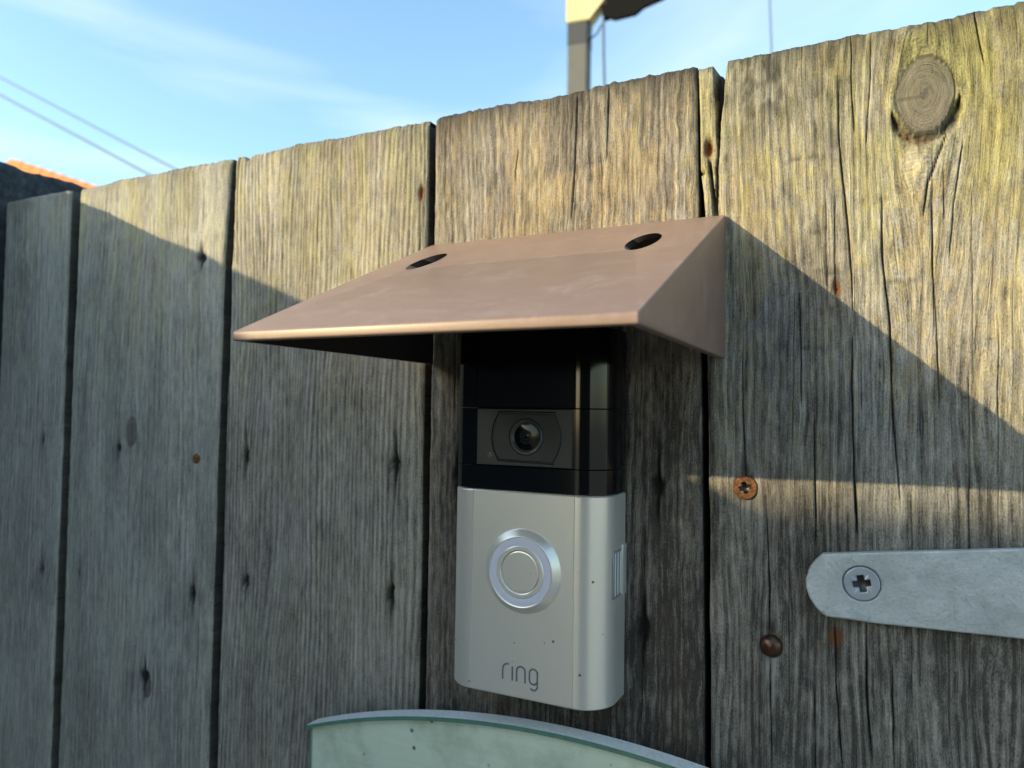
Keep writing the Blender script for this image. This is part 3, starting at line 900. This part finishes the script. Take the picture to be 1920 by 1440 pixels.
def hood_shell():
    bm = bmesh.new()
    def V(x, y, z):
        return bm.verts.new((x * MM, y * MM, z * MM))
    yb = -0.4
    slope = (HT - HF) / HD
    O = {}
    for s, x in (('l', HX0), ('r', HX1)):
        O[s] = [V(x, yb, HT), V(x, yb, HB), V(x, -HD, HB), V(x, -HD, HF)]
    I = {}
    zi = HT - T * math.hypot(1, slope)
    yfi = -HD + T * 1.1
    for s, x in (('l', HX0 + T), ('r', HX1 - T)):
        zf = zi - slope * (-yfi)
        I[s] = [V(x, yb, zi), V(x, yb, HB), V(x, yfi, HB), V(x, yfi, max(zf, HB + 0.3))]
    l, r, a, b = O['l'], O['r'], I['l'], I['r']
    F = bm.faces.new
    F((l[0], l[3], r[3], r[0]))            # top slope
    F((l[3], l[2], r[2], r[3]))            # front lip
    F((l[0], l[1], l[2], l[3]))
    F((r[3], r[2], r[1], r[0]))
    F((a[0], b[0], b[3], a[3]))
    F((a[3], b[3], b[2], a[2]))
    F((a[3], a[2], a[1], a[0]))
    F((b[0], b[1], b[2], b[3]))
    F((l[2], a[2], b[2], r[2]))            # bottom rims
    F((l[1], a[1], a[2], l[2]))
    F((r[2], b[2], b[1], r[1]))
    F((l[0], r[0], b[0], a[0]))            # back rims
    F((l[0], a[0], a[1], l[1]))
    F((r[0], r[1], b[1], b[0]))
    bmesh.ops.recalc_face_normals(bm, faces=bm.faces)
    outer = set(l + r)
    es = [e for e in bm.edges if e.verts[0] in outer and e.verts[1] in outer and min(e.verts[0].co.y, e.verts[1].co.y) < -0.05]
    bmesh.ops.bevel(bm, geom=es, offset=0.55 * MM, segments=4, affect='EDGES', profile=0.5)
    me = bpy.data.meshes.new('shell')
    bm.to_mesh(me)
    bm.free()
    ob = bpy.data.objects.new('tmp', me)
    COL.objects.link(ob)
    cutters = []
    for hx in (-35.6, 45.2):
        bc = bmesh.new()
        bmesh.ops.create_cone(bc, cap_ends=True, segments=48, radius1=5.1 * MM, radius2=5.1 * MM, depth=90 * MM)
        bmesh.ops.rotate(bc, verts=bc.verts, cent=(0, 0, 0), matrix=Matrix.Rotation(rad(90), 3, 'X'))
        bmesh.ops.translate(bc, verts=bc.verts, vec=(hx * MM, -50 * MM, 82.3 * MM))
        mc = bpy.data.meshes.new('cut')
        bc.to_mesh(mc)
        bc.free()
        oc = bpy.data.objects.new('tmpcut', mc)
        COL.objects.link(oc)
        md = ob.modifiers.new('b', 'BOOLEAN')
        md.object = oc
        md.operation = 'DIFFERENCE'
        md.solver = 'EXACT'
        cutters.append(oc)
    out = baked(ob)
    for oc in cutters:
        bpy.data.objects.remove(oc)
    bpy.data.objects.remove(ob)
    return out
me = hood_shell()
me.name = 'shell'
INNER = simple('hood_inner_shade', (0.018, 0.014, 0.013), 0.8)  # shade inside the hood put into near-black inner faces
me.materials.clear()
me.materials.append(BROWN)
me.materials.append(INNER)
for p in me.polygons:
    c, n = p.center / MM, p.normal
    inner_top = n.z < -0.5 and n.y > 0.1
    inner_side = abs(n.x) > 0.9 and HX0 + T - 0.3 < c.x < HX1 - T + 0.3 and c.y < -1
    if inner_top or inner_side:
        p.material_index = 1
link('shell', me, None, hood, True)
me.set_sharp_from_angle(angle=rad(25))
# fixing plate and screws at the back, seen through the holes
plate('fixing_plate', [[(HX0 + T + 0.1, 70), (HX1 - T - 0.1, 70), (HX1 - T - 0.1, 92.8), (HX0 + T + 0.1, 92.8)]], 2.6, BROWN, hood, -3.2, 0.1)
for hx in (-35.6, 45.2):
    lathe('screw', [(3.6, -0.3), (3.6, 0.5), (2.6, 1.4), (0, 1.7)], (hx, -3.2, 82.3), DARKSTEEL, hood, 24, 40)

# ------------------------------------------------------------------ glass sign below the doorbell
GLASS = Nodes('green_tinted_glass')
_tr = GLASS.n('BsdfTransparent')
_tr.inputs['Color'].default_value = (0.955, 0.985, 0.965, 1)
_gl = GLASS.n('BsdfGlossy')
_gl.inputs['Color'].default_value = (1, 1, 1, 1)
_f = GLASS.noise(GLASS.coord(), 500, 5, 0.7)
GLASS.l(GLASS.ramp(_f, [(0.5, 0.03), (0.8, 0.25)]), _gl.inputs['Roughness'])
_fr = GLASS.n('LayerWeight')
_fac = GLASS.math('MULTIPLY_ADD', GLASS.math('POWER', _fr.outputs['Facing'], 5.0), 0.5, 0.03)
_mx = GLASS.n('MixShader')
GLASS.l(_fac, _mx.inputs[0])
GLASS.l(_tr.outputs['BSDF'], _mx.inputs[1])
GLASS.l(_gl.outputs['BSDF'], _mx.inputs[2])
GLASS.l(_mx.outputs['Shader'], GLASS.t.nodes['Material Output'].inputs['Surface'])
GLASS = GLASS.m
EDGEG = simple('green_glass_edge', (0.36, 0.52, 0.45), 0.2, 0.0, 0.2, 300)
PANEL = Nodes('pale_green_brushed_panel')
_v = PANEL.coord((30, 100, 900), (0, 0.05, 0))
_f = PANEL.noise(_v, 1.0, 6, 0.65)
_w = PANEL.coord()
_g = PANEL.noise(_w, 45, 6, 0.65)
_vo = PANEL.n('TexVoronoi')
_vo.inputs['Scale'].default_value = 130
PANEL.l(_w, _vo.inputs['Vector'])
_c = PANEL.mix(_f, (0.66, 0.665, 0.56), (0.83, 0.82, 0.73))
_c = PANEL.mix(PANEL.ramp(_g, [(0.46, 0.0), (0.72, 0.7)]), _c, (0.33, 0.36, 0.27))
_c = PANEL.mix(PANEL.math('MULTIPLY', PANEL.ramp(_vo.outputs['Distance'], [(0.07, 1.0), (0.13, 0.0)]), PANEL.ramp(PANEL.noise(_w, 40, 2), [(0.40, 0.0), (0.5, 0.85)])), _c, (0.06, 0.06, 0.05))
PANEL.setp(_c, 0.6, 0.0, 0.3)
PANEL = PANEL.m
EDGELIGHT = simple('sky_lit_edge_tone', (0.72, 0.78, 0.76), 0.45, 0.0, 0.35, 700, 0.0002)  # sky light caught in the glass edge, put into a pale strip
sign = empty('glass_sign', (15, 0, -330))
tag(sign, 'arched pale green glass sign mounted just below the doorbell', 'sign')
def arch(hw, top, cx=15.0, bottom=-330.0, sag=19.6, hwref=114.5):
    Rr = (hwref ** 2 + sag ** 2) / (2 * sag)
    pts = [(cx - hw, bottom), (cx + hw, bottom)]
    for k in range(61):
        x = hw - 2 * hw * k / 60
        pts.append((cx + x, top - Rr + math.sqrt(Rr * Rr - x * x)))
    return pts
plate('glass_plate', [arch(113.8, -82.4)], 2.2, GLASS, sign, -17.6, 0.3)
plate('backing_panel', [arch(112.0, -84.0)], 0.8, PANEL, sign, -15.3, 0.1)
plate('rear_glass', [arch(113.6, -82.7)], 4.2, EDGEG, sign, -14.4, 0.3)
EDGELINE = simple('dark_green_edge', (0.10, 0.20, 0.15), 0.2, 0.0, 0.3, 300)
def edge_strip():
    pts = arch(113.7, -82.28)[2:]
    vs, fs = [], []
    for x, z in pts:
        vs += [(x, -17.1, z), (x, -10.5, z), (x, -10.5, z - 0.2), (x, -17.1, z - 0.2)]
    for k in range(len(pts) - 1):
        for j in range(4):
            fs.append((4 * k + j, 4 * k + (j + 1) % 4, 4 * k + 4 + (j + 1) % 4, 4 * k + 4 + j))
    pyd('sky_lit_edge', vs, fs, EDGELIGHT, sign, smooth=False)
    vs, fs = [], []
    for x, z in pts:
        vs += [(x, -17.75, z - 0.05), (x, -17.75, z - 1.5), (x, -17.65, z - 1.5), (x, -17.65, z - 0.05)]
    for k in range(len(pts) - 1):
        for j in range(4):
            fs.append((4 * k + j, 4 * k + (j + 1) % 4, 4 * k + 4 + (j + 1) % 4, 4 * k + 4 + j))
    pyd('edge_line', vs, fs, EDGELINE, sign, smooth=False)
edge_strip()
for x in (-80, 110):
    for z in (-130, -300):
        lathe('standoff', [(5, -8), (5, 0), (0, 0)], (x, -7.9, z), ZINC, sign, 24, 40)

# ------------------------------------------------------------------ surroundings
# dark rendered wall that meets the left side of the gate
RENDER_DARK = Nodes('dark_roughcast')
_v = RENDER_DARK.coord()
_f = RENDER_DARK.noise(_v, 160, 7, 0.7)
RENDER_DARK.setp(RENDER_DARK.ramp(_f, [(0.3, (0.018, 0.022, 0.028)), (0.55, (0.05, 0.058, 0.066)), (0.8, (0.13, 0.14, 0.15))]), 0.9, 0.0, 0.3)
RENDER_DARK.bump(_f, 0.004, 1.0)
RENDER_DARK = RENDER_DARK.m
def rough_wall():
    prof = [(-592, -1345), (-592, 150), (-588, 172)] + [(-584 + 8 * k, 178) for k in range(27)] + [(-371.0, 176.5), (-368.6, 173), (-368, 168)] + [(-368, 164 - 6 * k) for k in range(30)] + [(-368, -400), (-368, -1345)]
    ys = np.concatenate([np.linspace(-1300, -120, 60, endpoint=False), np.arange(-120, 160, 3.0), np.linspace(160, 2400, 60)])
    vs, fs = [], []
    n = len(prof)
    P = np.array(prof, float)
    for y in ys:
        a = fbm(P[:, 0] / 9 + 40, P[:, 1] / 9 + y / 9.0, 401, 4, 0.6) - 0.5
        b = fbm(P[:, 0] / 9 + y / 9.0, P[:, 1] / 9 + 70, 402, 4, 0.6) - 0.5
        for (x, z), da, db in zip(prof, a, b):
            vs.append((x + 3.0 * da, y, z + (4.0 * db if z > 100 else 0)))
    for j in range(len(ys) - 1):
        for k in range(n - 1):
            fs.append((j * n + k, j * n + k + 1, (j + 1) * n + k + 1, (j + 1) * n + k))
    fs.append(tuple(range(n)))
    fs.append(tuple(reversed(range((len(ys) - 1) * n, len(ys) * n))))
    o = pyd('garden_wall', vs, fs, RENDER_DARK, None, angle=60)
    tag(o, 'dark rough low wall behind the leftmost gate board', 'wall')
rough_wall()

GROUND = simple('concrete_path', (0.26, 0.235, 0.20), 0.9, 0.0, 0.35, 6, 0.002)
gr = pyd('ground', [(-80000, -80000, -1350), (80000, -80000, -1350), (80000, 80000, -1350), (-80000, 80000, -1350)], [(0, 1, 2, 3)], GROUND)
tag(gr, kind='structure')

# fence on the other side of the path, behind the camera; its top edge shades the lower half of the gate
ALLEY = simple('cream_fence_paint', (0.52, 0.46, 0.37), 0.8, 0.0, 0.4, 30, 0.001)  # unseen fence, cream chosen to bounce light onto the gate
fence = empty('path_fence', (-1000, -1400, -1350))
tag(fence, 'overlapping board fence across the path facing the gate', 'fence')
proto = None
for k in range(17):
    x = -3060 + k * 118
    if proto is None:
        proto = box('board', (0, 0, 0), (126, 16, 1882), ALLEY, None, 1.5)
        o = proto
    else:
        o = proto.copy()
        COL.objects.link(o)
    o.parent = fence
    o.location = Vector((x * MM, (-1400 + (k % 2) * 17) * MM, -1.350)) - Vector(fence.location)
for z in (-1000, 200):
    box('rail', (-3060, -1440, z - 40), (-1046, -1401, z + 40), ALLEY, fence, 1.0)

# unseen dark shed added behind the camera to darken the doorbell's reflections
SHEDW = simple('dark_stained_boards', (0.055, 0.045, 0.038), 0.8, 0.0, 0.3, 20, 0.001)
SHEDR = simple('roofing_felt', (0.04, 0.042, 0.045), 0.9, 0.0, 0.3, 60, 0.002)
shed = empty('reflection_shed', (450, -2200, -1350))
tag(shed, 'dark shed added unseen across the path to darken the doorbell reflections', 'shed')
box('wall', (-190, -2900, -1350), (1040, -1840, 660), SHEDW, shed, 4)
for k in range(14):
    box('cladding_board', (-200, -1839, -1340 + 143 * k), (1050, -1822, -1340 + 143 * k + 137), SHEDW, shed, 3)
pyd('roof', [(x, y, z) for x in (-250, 1100) for y, z in ((-1770, 664), (-1770, 700), (-2980, 910), (-2980, 872))],
    [(0, 1, 2, 3), (7, 6, 5, 4), (0, 4, 5, 1), (1, 5, 6, 2), (2, 6, 7, 3), (3, 7, 4, 0)], SHEDR, shed)

# timber post with bracket and cable beyond the gate
POSTG = simple('shaded_post_grey', (0.095, 0.097, 0.095), 0.8, 0.0, 0.25, 8)  # lower post in shade, toned by its grey
POST_SHADE = simple('post_shade_tone', (0.03, 0.036, 0.046), 0.7, 0.0, 0.2, 8)  # shade across the post, built as a dark band
YELLOW = simple('sunlit_post_tone', (0.52, 0.44, 0.24), 0.75, 0.0, 0.25, 12)  # sunlight on the post top and brace put into yellow
BLACKM = simple('black_metal', (0.006, 0.006, 0.007), 0.9, spec=0.08)
pole = empty('utility_pole', (-1570, 4070, -1350))
tag(pole, 'grey square pole behind the gate, its shade band and sunlit top in colour', 'pole')
def square_prism(name, cx, cy, hw, z0, z1, rot, mat, parent, bev=6):
    bm = bmesh.new()
    bmesh.ops.create_cube(bm, size=1)
    c, s = math.cos(rot), math.sin(rot)
    for v in bm.verts:
        x, y = v.co.x * 2 * hw, v.co.y * 2 * hw
        v.co = Vector(((cx + x * c - y * s) * MM, (cy + x * s + y * c) * MM, (z0 + (v.co.z + 0.5) * (z1 - z0)) * MM))
    bmesh.ops.bevel(bm, geom=bm.edges[:], offset=bev * MM, segments=2, affect='EDGES')
    return from_bm(name, bm, mat, parent, angle=40)
PR = rad(8)
square_prism('post', -1570, 4070, 64, -1350, 2390, PR, POSTG, pole)
square_prism('shade_band', -1570, 4070, 67, 2380, 2535, PR, POST_SHADE, pole)
square_prism('sunlit_post_top', -1572, 4070, 73, 2528, 3150, PR, YELLOW, pole)
def beam(name, a, b, w, h, mat, parent):
    a, b = Vector(a), Vector(b)
    d = (b - a).normalized()
    sd = d.cross(Vector((0, 0, 1))).normalized()
    u = sd.cross(d)
    vs, fs = [], []
    for p in (a, b):
        for i, j in ((-1, -1), (1, -1), (1, 1), (-1, 1)):
            vs.append(tuple(p + sd * (w / 2 * i) + u * (h / 2 * j)))
    fs = [(0, 1, 2, 3), (7, 6, 5, 4), (0, 4, 5, 1), (1, 5, 6, 2), (2, 6, 7, 3), (3, 7, 4, 0)]
    return pyd(name, vs, fs, mat, parent)
beam('brace', (-1520, 4050, 2560), (-1330, 4050, 2760), 90, 95, YELLOW, pole)
beam('bracket_arm', (-1400, 4040, 2560), (-980, 4040, 2640), 60, 80, BLACKM, pole)
pyd('bracket_plate', [(x, y, z) for y in (4005, 4035) for x, z in ((-1372, 2520), (-1320, 2489), (-1183, 2491), (-1132, 2523), (-1000, 2550), (-1000, 2720), (-1372, 2720))],
    [tuple(range(7)), tuple(range(13, 6, -1))] + [(k, k + 7, (k + 1) % 7 + 7, (k + 1) % 7) for k in range(7)], BLACKM, pole)
tube('stay', [[(-1500, 4040, 2405), (-1440, 4040, 2440), (-1385, 4040, 2530)]], 5, BLACKM, pole, 2)
CABLE = simple('grey_cable', (0.06, 0.10, 0.16), 0.6)
tube('drop_cable', [[(-1396, 4030, 2520), (-1392, 4030, 2300), (-1378, 4030, 1900), (-1370, 4030, -1350)]], 9, CABLE, pole, 3)
tw = tube('hanging_cable', [[(-560, 5000, 6500), (-512, 5000, 2938), (-500, 5000, 2593), (-470, 5000, -1350)]], 6, CABLE, None, 3)
tag(tw, 'thin upright cable in the sky above the right-hand knotted board', 'cable')
def overhead(a, b, r, label):
    a, b = Vector(a), Vector(b)
    pts = []
    for t in np.linspace(-1.5, 3.0, 60):
        q = a + (b - a) * float(t)
        pts.append((q.x, q.y, q.z))
    o = tube('overhead_cable', [pts], r, CABLE, None, 3)
    tag(o, label, 'cable', 'overhead cables at upper left')
overhead((-7918, 4000, 3394), (-5342, 4000, 2119), 9, 'upper of the two slanting overhead cables at top left')
overhead((-7905, 4000, 3207), (-5615, 4000, 2086), 11, 'lower of the two slanting overhead cables at top left')

# house with orange tiled verge, far left behind the wall
ORANGE = simple('orange_clay', (0.42, 0.13, 0.018), 0.75, 0.0, 0.15, 3)
OBRICK = simple('orange_brick', (0.50, 0.20, 0.06), 0.85, 0.0, 0.25, 12)
house = empty('tiled_house', (-16925, 12000, -1350))
tag(house, 'distant house with a sunlit orange roof edge above the dark wall', 'house')
AX, AZ, SL = -16700.0, 5350.0, (5533 - 4478) / (16925 - 13770)
HWH = 5200
ez = AZ - SL * HWH
pyd('wall', [(x, y, z) for y in (9100, 15000) for x, z in ((AX - HWH + 200, -1350), (AX + HWH - 200, -1350), (AX + HWH - 200, ez - 60), (AX, AZ - 160), (AX - HWH + 200, ez - 60))],
    [(0, 1, 2, 3, 4), (9, 8, 7, 6, 5)] + [(k, k + 5, (k + 1) % 5 + 5, (k + 1) % 5) for k in range(5)], OBRICK, house)
for sgn in (-1, 1):
    pyd('roof_slope', [(x, y, z) for y in (9000, 15100) for x, z in ((AX, AZ), (AX + sgn * HWH, ez), (AX + sgn * HWH, ez - 150), (AX, AZ - 150))],
        [(0, 1, 2, 3), (7, 6, 5, 4)] + [(k, k + 4, (k + 1) % 4 + 4, (k + 1) % 4) for k in range(4)], ORANGE, house)
    for k in range(14):
        t0, t1 = k / 14, (k + 1) / 14 - 0.004
        pts = [(AX + sgn * HWH * t0, AZ - SL * HWH * t0), (AX + sgn * HWH * t1, AZ - SL * HWH * t1 + 20)]
        x0, z0 = pts[0]
        x1, z1 = pts[1]
        pyd('verge_tile', [(x0, 8940, z0 - 170), (x1, 8940, z1 - 170), (x1, 8940, z1 + 40), (x0, 8940, z0 + 40), (x0, 9060, z0 - 170), (x1, 9060, z1 - 170), (x1, 9060, z1 + 40), (x0, 9060, z0 + 40)],
            [(0, 1, 2, 3), (7, 6, 5, 4), (0, 4, 5, 1), (1, 5, 6, 2), (2, 6, 7, 3), (3, 7, 4, 0)], ORANGE, house)

# sub-parts whose parent already carries the offset to the thing's base keep their own local frame at zero
for o in COL.objects:
    if o.parent and o.parent.parent:
        o.location = (0, 0, 0)
